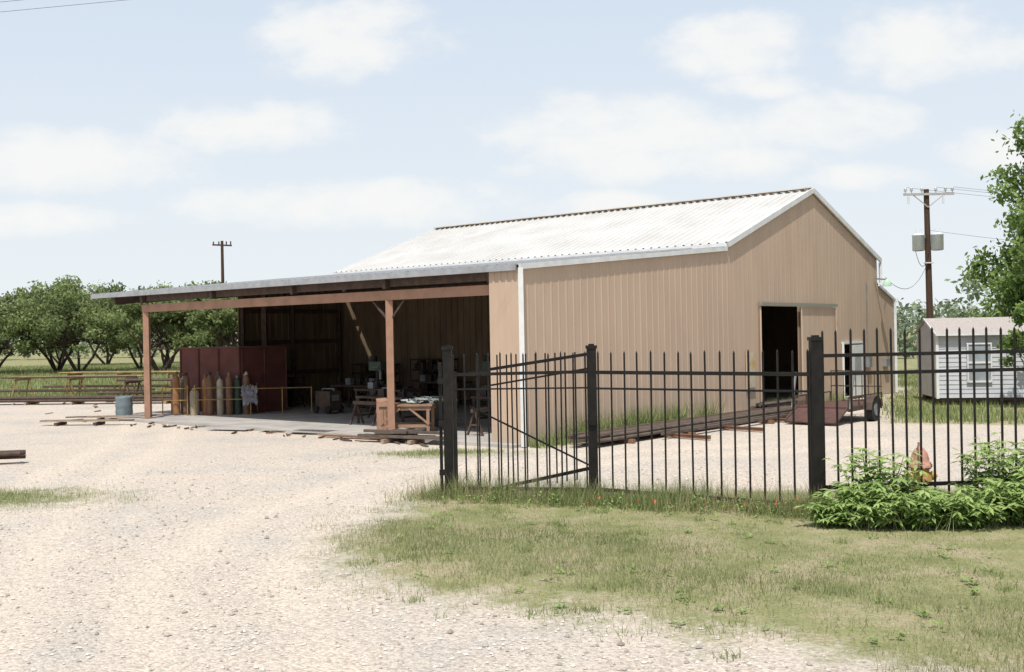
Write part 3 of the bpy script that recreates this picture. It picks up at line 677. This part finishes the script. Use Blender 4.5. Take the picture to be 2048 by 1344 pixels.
b.obj('plastic_sheeting',[mat('pale_plastic',(.42,.45,.45),(.3,.35,.33),rough=.4)])

# ------------------------------------------------------------ shop clutter (under the canopy)
def bench(s,t,w,d_,h,name='steel_workbench',ax=None,top=M_darkst):
    ax=ax or l; b=MB(); c=W(s,t); n_=Vector((-ax.y,ax.x,0))
    P=lambda a,e,z:c+ax*a+n_*e+Vector((0,0,z))
    b.beam(P(-w/2,0,h),P(w/2,0,h),d_,.06,0)
    for a in(-w/2+.06,w/2-.06):
        for e in(-d_/2+.06,d_/2-.06): b.beam(P(a,e,.06),P(a,e,h),.07,.07,0)
        b.beam(P(a,-d_/2+.06,.3),P(a,d_/2-.06,.3),.05,.05,0)
    for k in range(8):
        a=random.uniform(-w/2+.1,w/2-.1);e=random.uniform(-d_/2+.1,d_/2-.1);q=random.uniform(.06,.28)
        if k%2: b.cyl(P(a,e,h+.03),P(a,e,h+.03+q),random.uniform(.03,.09),n=9,m=1)
        else: b.beam(P(a-.12,e,h+.03+q/2),P(a+.14,e,h+.03+q/2),.16,q,random.choice([1,1,2]))
    for k in range(4):
        a=random.uniform(-w/2,w/2-.5); e=random.uniform(-d_/2,d_/2); b.cyl(P(a,e,.35+.1*k),P(a+random.uniform(.3,.8),e,.3+.15*k),.03,n=6,m=1)
    return b.obj(name,[top,M_dark,M_grey])
bench(3.2,3.2,1.8,.9,.9);bench(7.2,2.6,2.0,.9,.85);bench(9.8,5.0,2.2,1,.9);bench(13,6.6,2,.9,.9);bench(5.8,7.5,2.4,.9,.9);bench(11,8.8,2.4,.8,.95);bench(4.0,5.6,2.2,.9,.9);bench(2.2,7.5,2,.9,1.0)
def shelf(s,t,w,h):
    b=MB()
    for k in range(5): z=.15+k*(h-.2)/4; b.beam(W(s-w/2,t,z),W(s+w/2,t,z),.5,.04,0)
    for a in(-w/2,w/2):
        for e in (-.25,.25): b.beam(W(s+a,t+e,.06),W(s+a,t+e,h),.05,.05,0)
    for k in range(26):
        z=.18+random.randrange(4)*(h-.2)/4; a=s+random.uniform(-w/2+.15,w/2-.15); q=random.uniform(.12,.4)
        b.beam(W(a-.1,t,z+q/2),W(a+.1,t,z+q/2),.3,q,random.choice([1,1,2,2,3]))
    b.obj('storage_shelf',[M_dark,M_dark,M_darkst,M_brown])
shelf(15.3,9.6,2.2,1.6);shelf(12.2,9.7,2.0,1.8);shelf(8,9.7,2.4,1.5);shelf(4.2,9.7,2.2,1.9);shelf(16.8,6.5,1.2,1.2)
def press(s,t):
    b=MB(); b.box(W(s,t,.12),.6,.5,.12,0,l); b.cyl(W(s,t,.15),W(s,t,1.75),.06,m=0,n=12); b.box(W(s-.1,t-.1,1.65),.6,.25,.3,1,l); b.cyl(W(s-.3,t-.15,1.2),W(s-.3,t-.15,1.5),.05,m=2); b.box(W(s-.15,t-.15,.95),.5,.4,.05,0,l); b.cyl(W(s+.2,t,1.8),W(s+.2,t,2.0),.13,m=0,n=14)
    for k in range(3):
        a=k*2.1; b.cyl(W(s-.3,t-.28,1.6),W(s-.3+.2*math.cos(a),t-.28,1.6+.2*math.sin(a)),.012,m=2,n=5)
    b.obj('drill_press',[M_dark,M_green,M_grey])
press(10.9,5.6);press(6.3,6.2)
def welder(s,t,mt):
    b=MB(); b.box(W(s,t,.5),.75,.5,.65,0,l); b.beam(W(s-.3,t,.9),W(s+.3,t,.9),.03,.03,1)
    for a in(-.3,.3):
        b.cyl(W(s+a,t-.27,.2),W(s+a,t-.33,.2),.13,m=2,n=14); b.cyl(W(s+a,t+.27,.2),W(s+a,t+.33,.2),.13,m=2,n=14); b.beam(W(s+a,t,.83),W(s+a,t,.9),.03,.03,1)
    b.box(W(s-.38,t,.6),.02,.3,.2,1,l); b.obj('welding_machine',[mt,M_grey,M_rubber])
welder(5.2,2.6,M_dark);welder(12.3,4.6,M_darkst);welder(2.2,5.2,M_darkst)
def horse(s,t,ax,mt=M_darkst,w=1.2,h=.7):
    b=MB(); c=W(s,t); n_=Vector((-ax.y,ax.x,0))
    b.beam(c-ax*w/2+Vector((0,0,h)),c+ax*w/2+Vector((0,0,h)),.08,.1)
    for a in(-w/2+.12,w/2-.12):
        for e in(-1,1): b.beam(c+ax*a+Vector((0,0,h)),c+ax*a+n_*e*.28+Vector((0,0,0.02)),.05,.05)
        b.beam(c+ax*a+n_*.15+Vector((0,0,.33)),c+ax*a-n_*.15+Vector((0,0,.33)),.04,.05)
    b.obj('saw_horse',[mt])
horse(7.5,2.0,l);horse(8.9,4,l);horse(2.4,1.5,g)

# ------------------------------------------------------------ stacks of steel and timber on the ground
def stack(name,p0,p1,n,rows,mats,r=.05,cross=True,flat=False):
    b=MB(); p0=Vector(p0);p1=Vector(p1);d=(p1-p0).normalized();nn=Vector((-d.y,d.x,0)); L_=(p1-p0).length
    if cross:
        for k in range(max(2,int(L_/2))):
            u=(k+.5)/max(2,int(L_/2)); c=lerp(p0,p1,u); b.beam(c-nn*(n*r+.15)+Vector((0,0,.04)),c+nn*(n*r+.15)+Vector((0,0,.04)),.1,.09,len(mats)-1)
    z0=.09 if cross else 0
    for j in range(rows):
        for i in range(n-j):
            o=(i-(n-j-1)/2)*2.1*r+random.uniform(-.02,.02); sk=random.uniform(-.03,.03)
            a_=p0+nn*(o+sk)+d*random.uniform(-.5,.5)+Vector((0,0,z0+r+j*1.8*r)); c_=p1+nn*(o-sk)+d*random.uniform(-.7,.7)+Vector((0,0,z0+r+j*1.8*r))
            mi=random.randrange(max(1,len(mats)-1))
            if flat: b.beam(a_,c_,r*1.8,r*1.1,mi)
            elif random.random()<.5: b.beam(a_,c_,r*1.7,r*1.7,mi)
            else: b.cyl(a_,c_,r,n=8,m=mi)
    return b.obj(name,mats)
stack('steel_pipe_stack',W(-1.15,.9),W(-1.25,12.2),11,2,[M_pipe,M_darkst,M_pipe,M_skid],.045)
stack('steel_pipe_stack',W(-.7,10.5,0),W(-.75,14.0,0),5,3,[M_pipe,M_dark,M_wood],.055)
stack('steel_pipe_stack',W(-1.9,3.2,0),W(-2.05,9.5,0),2,1,[M_pipe,M_darkst,M_skid],.04)
for s,t in ((-2.6,3.6),(-2.75,6.1),(-2.6,9.0),(-2.4,11)):
    b=MB(); b.beam(W(s+.9,t,.05),W(s-.4,t-.1,.05),.1,.08,0); b.beam(W(s+.9,t,.095),W(s-.4,t-.1,.095),.14,.012,0); b.obj('steel_skid',[M_skid])
stack('board_stack',(-3.4,27.3,0),(-2.0,26.5,0),5,2,[M_darkst,M_pipe,M_wood],.06,True,True)
stack('board_stack',(-4.9,28.6,0),(-3.2,27.6,0),3,1,[M_wood,M_skid,M_wood],.04,False,True)
stack('board_stack',(-15.2,34.6,0),(-12.6,34.3,0),4,1,[M_wood,M_pipe,M_darkst],.04,True,True)
stack('board_stack',(-14.6,36.0,0),(-11.6,36.4,0),4,1,[M_wood,M_pipe,M_darkst],.04,True,True)
stack('steel_pipe_stack',(-24,47,0),(-13.5,45.5,0),6,2,[M_darkst,M_pipe,M_wood],.06)
b=MB()
for k,(x,y,w_,d_) in enumerate([(-8.2,31.6,1.3,.8),(-6.4,30.8,1.5,.9),(-5.6,29.9,1.2,.7)]):
    b.beam((x-w_/2,y+.3,.03+.01*k),(x+w_/2,y-.3,.03+.01*k),d_,.02,k%2)
b.obj('plywood_sheets',[M_conc,mat('grey_ply',(.40,.37,.32),(.32,.29,.26),scale=6)])
b=MB()
for k in range(50):
    if k<38: p=W(random.uniform(1,19),random.uniform(-1.3,-.5)); 
    else: p=Vector((random.uniform(-22,-13),random.uniform(40,47),0))
    a=random.uniform(0,3.14); q=random.uniform(.04,.22); d=Vector((math.cos(a),math.sin(a),0))*q
    b.beam(p-d+Vector((0,0,.0)),p+d+Vector((0,0,.02)),random.uniform(.03,.08),random.uniform(.02,.05),random.randrange(4))
b.obj('scrap_debris',[M_wood,M_darkst,M_skid,M_pipe])
def rack(x0,y0,x1,y1,z,mt):
    b=MB(); p=Vector((x0,y0,0));q=Vector((x1,y1,0));d=(q-p).normalized();nn=Vector((-d.y,d.x,0)); n=max(2,int((q-p).length/2.2)+1)
    for i in range(n):
        c=lerp(p,q,i/(n-1))
        b.beam(c-nn*.6+Vector((0,0,z)),c+nn*.6+Vector((0,0,z)),.07,.08,0)
        for e in(-1,1):
            b.beam(c+nn*e*.45+Vector((0,0,z)),c+nn*e*.55+d*.25,.05,.05,0); b.beam(c+nn*e*.45+Vector((0,0,z)),c+nn*e*.55-d*.25,.05,.05,0)
    for e in(-.5,-.3,-.1,.15,.4): b.cyl(p-d*random.uniform(.1,.9)+nn*e+Vector((0,0,z+.1)),q+d*random.uniform(.1,.9)+nn*e+Vector((0,0,z+.1)),.045,n=6,m=random.choice([1,1,0]))
    b.beam(p-nn*.6+Vector((0,0,z*.5)),q-nn*.6+Vector((0,0,z*.5)),.05,.07,1)
    for e in (-.4,0,.3): b.cyl(p-d*1.5+nn*e+Vector((0,0,z*.45)),q+d*1.0+nn*e+Vector((0,0,z*.45)),.05,n=6,m=1)
    b.obj('pipe_rack',[mt,M_darkst])
rack(-22.8,50,-17.4,49,.95,M_yard);rack(-21.6,53,-16.2,51.5,1.05,M_yard);rack(-16.6,47,-12.8,46,.85,M_darkst)
stack('scrap_steel_pile',(-12.8,23.3,0),(-11.4,23.6,0),5,2,[M_darkst,M_darkst,M_dark],.05,True)

# ------------------------------------------------------------ utility trailer
b=MB(); C=Vector((9.35,31.1,0)); f=Vector((-.62,-.78,0)).normalized(); r_=Vector((f.y,-f.x,0))
if r_.x<0: r_=-r_
Q=lambda a,c,z:C+f*a+r_*c+Vector((0,0,z))
b.beam(Q(-1.5,0,.42),Q(1.1,0,.42),1.5,.05,0)
for c in(-.78,.78): b.beam(Q(-1.5,c,.38),Q(1.1,c,.38),.07,.12,1); b.beam(Q(-1.5,c,.72),Q(1.1,c,.72),.035,.035,1)
for c in(-.78,.78):
    for a in(-1.5,-.6,.3,1.1): b.beam(Q(a,c,.33),Q(a,c,.74),.035,.035,1)
b.beam(Q(1.1,0,.38),Q(1.9,0,.06),1.5,.04,0)
for c in(-.74,0,.74): b.beam(Q(1.1,c,.41),Q(1.9,c,.09),.05,.05,1)
for k in range(9):
    c=-.76+k*.19; b.beam(Q(-1.52,c,.42),Q(-1.52,c,1.35),.022,.022,1)
for z in(.9,1.35): b.beam(Q(-1.52,-.78,z),Q(-1.52,.78,z),.035,.035,1)
for c in(-.98,.98):
    sg=1 if c>0 else -1
    b.cyl(Q(-.2,c-.1*sg,.31),Q(-.2,c+.1*sg,.31),.33,n=22,m=2); b.cyl(Q(-.2,c+.1*sg,.31),Q(-.2,c+.12*sg,.31),.17,n=16,m=3)
    for k in range(6):
        a0=math.pi*k/6;a1=math.pi*(k+1)/6
        b.beam(Q(-.2+.42*math.cos(a0),c,.33+.38*math.sin(a0)),Q(-.2+.42*math.cos(a1),c,.33+.38*math.sin(a1)),.26,.025,1)
b.beam(Q(-1.5,-.6,.4),Q(-2.7,0,.4),.07,.09,1);b.beam(Q(-1.5,.6,.4),Q(-2.7,0,.4),.07,.09,1)
b.beam(Q(1.15,-.85,.4),Q(.85,-.85,1.4),.04,.07,3);b.beam(Q(1.15,.85,.4),Q(.85,.85,1.4),.04,.07,3)
b.obj('utility_trailer',[mat('rusty_deck',(.12,.06,.05),(.08,.045,.038),scale=4),M_darkst,M_rubber,M_grey])

shelf2=MB()
for k in range(5): shelf2.beam(W(3,12.5,.3+k*.6),W(3,15.5,.3+k*.6),.6,.05,0)
for t in(12.5,14,15.5): shelf2.beam(W(3,t,.05),W(3,t,2.9),.08,.08,0)
for k in range(30):
    z=.33+random.randrange(4)*.6;t=random.uniform(12.6,15.3);q=random.uniform(.1,.4);shelf2.beam(W(2.9,t-.1,z+q/2),W(2.9,t+.1,z+q/2),.3,q,random.choice([0,1,2]))
shelf2.obj('storage_shelf',[M_darkst,M_grey,M_yel])
b=MB(); b.box(W(1.3,13.6,1.0),1.0,.6,.06,0,g)
for a in(-.45,.45):
    for c in(-.25,.25): b.beam(W(1.3+c,13.6+a,.05),W(1.3+c,13.6+a,1.0),.05,.05,0)
b.box(W(1.3,13.5,1.15),.5,.4,.25,1,g); b.cyl(W(1.3,13.9,1.0),W(1.3,13.9,1.5),.09,n=10,m=1)
b.obj('steel_workbench',[M_darkst,M_blue])

# ------------------------------------------------------------ world + sun
el=math.radians(62); hd2=Vector((.232,.973,0)).normalized()
d=Vector((hd2.x*math.cos(el),hd2.y*math.cos(el),-math.sin(el)))
su=bpy.data.lights.new('sun','SUN'); su.energy=4.5; su.angle=math.radians(.53); su.color=(1,.965,.90)
so=bpy.data.objects.new('sun',su); so.rotation_euler=(-d).to_track_quat('Z','Y').to_euler(); so.location=(0,-20,40); S.collection.objects.link(so)
w=bpy.data.worlds.new('World'); S.world=w; w.use_nodes=True; t=w.node_tree; L=t.links; N=t.nodes.new
bg=t.nodes['Background']; bg.inputs['Strength'].default_value=.12
sk=N('ShaderNodeTexSky'); sk.sky_type='NISHITA'; sk.sun_disc=False; sk.sun_elevation=el; sk.sun_rotation=math.atan2(-hd2.x,-hd2.y)
sk.air_density=1.0; sk.dust_density=2.5; sk.ozone_density=1.0
tc=N('ShaderNodeTexCoord'); sx=N('ShaderNodeSeparateXYZ'); L.new(tc.outputs['Generated'],sx.inputs[0])
ay=mth('MAXIMUM',mth('ABSOLUTE',sx.outputs[1]),.08)
a0=mth('DIVIDE',sx.outputs[0],ay); e0=mth('DIVIDE',sx.outputs[2],ay)
cb=N('ShaderNodeCombineXYZ'); L.new(a0,cb.inputs[0]); L.new(mth('MULTIPLY',e0,1.7),cb.inputs[1])
def wn(sc,det):
    n=N('ShaderNodeTexNoise'); n.inputs['Scale'].default_value=sc; n.inputs['Detail'].default_value=det; n.inputs['Roughness'].default_value=.58
    L.new(cb.outputs[0],n.inputs['Vector']); return mth('SUBTRACT',n.outputs['Fac'],.5)
n1=wn(15,8); n2=wn(5,3)
cl=[(-.146,.280,.075,.036),(-.24,.197,.085,.024),(-.42,.168,.12,.028),(.109,.184,.115,.034),(.212,.263,.065,.028),(.389,.262,.08,.033),(.29,.190,.075,.024),(-.148,.124,.14,.020),(.462,.158,.05,.022),(.23,.226,.045,.013),(.098,.118,.06,.013),(-.46,.115,.10,.016),(.15,.156,.13,.018),(.33,.14,.06,.012)]
best=None
for (ca,ce,rx,ry) in cl:
    dx=mth('DIVIDE',mth('SUBTRACT',a0,ca),rx); dy=mth('DIVIDE',mth('SUBTRACT',e0,ce),ry)
    v=mth('SUBTRACT',1.0,mth('ADD',mth('MULTIPLY',dx,dx),mth('MULTIPLY',dy,dy)))
    best=v if best is None else mth('MAXIMUM',best,v)
best=mth('MAXIMUM',best,-2.0)
val=mth('ADD',best,mth('ADD',mth('MULTIPLY',n1,4.4),mth('MULTIPLY',n2,1.0)))
mr=N('ShaderNodeMapRange'); mr.interpolation_type='SMOOTHSTEP'; mr.inputs[1].default_value=-.9; mr.inputs[2].default_value=1.2; L.new(val,mr.inputs[0])
hr=N('ShaderNodeValToRGB'); he=hr.color_ramp.elements
he[0].position=0; he[0].color=(.97,)*3+(1,); he[1].position=.65; he[1].color=(.15,)*3+(1,); e_=he.new(.32); e_.color=(.85,)*3+(1,)
L.new(sx.outputs[2],hr.inputs['Fac'])
hc=N('ShaderNodeValToRGB'); he=hc.color_ramp.elements
he[0].position=0; he[0].color=(.77,.81,.83,1); he[1].position=.33; he[1].color=(.63,.72,.83,1)
L.new(sx.outputs[2],hc.inputs['Fac'])
sc10=mix(1.0,hc.outputs[0],(9.5,9.5,9.5),'MULTIPLY')
base=mix(hr.outputs[0],sk.outputs[0],sc10)
L.new(mix(mth('MULTIPLY',mr.outputs[0],.88),base,(7.9,7.9,7.75)),bg.inputs['Color'])

# ------------------------------------------------------------ camera
cam=bpy.data.cameras.new('camera'); cam.sensor_width=36; cam.lens=37.8; cam.clip_end=4000; cam.clip_start=.1
co=bpy.data.objects.new('camera',cam); S.collection.objects.link(co)
co.matrix_world=Matrix.Translation((0,0,2.65))@Matrix.Rotation(math.radians(90-.107),4,'X')@Matrix.Rotation(math.radians(-1.05),4,'Z')
S.camera=co
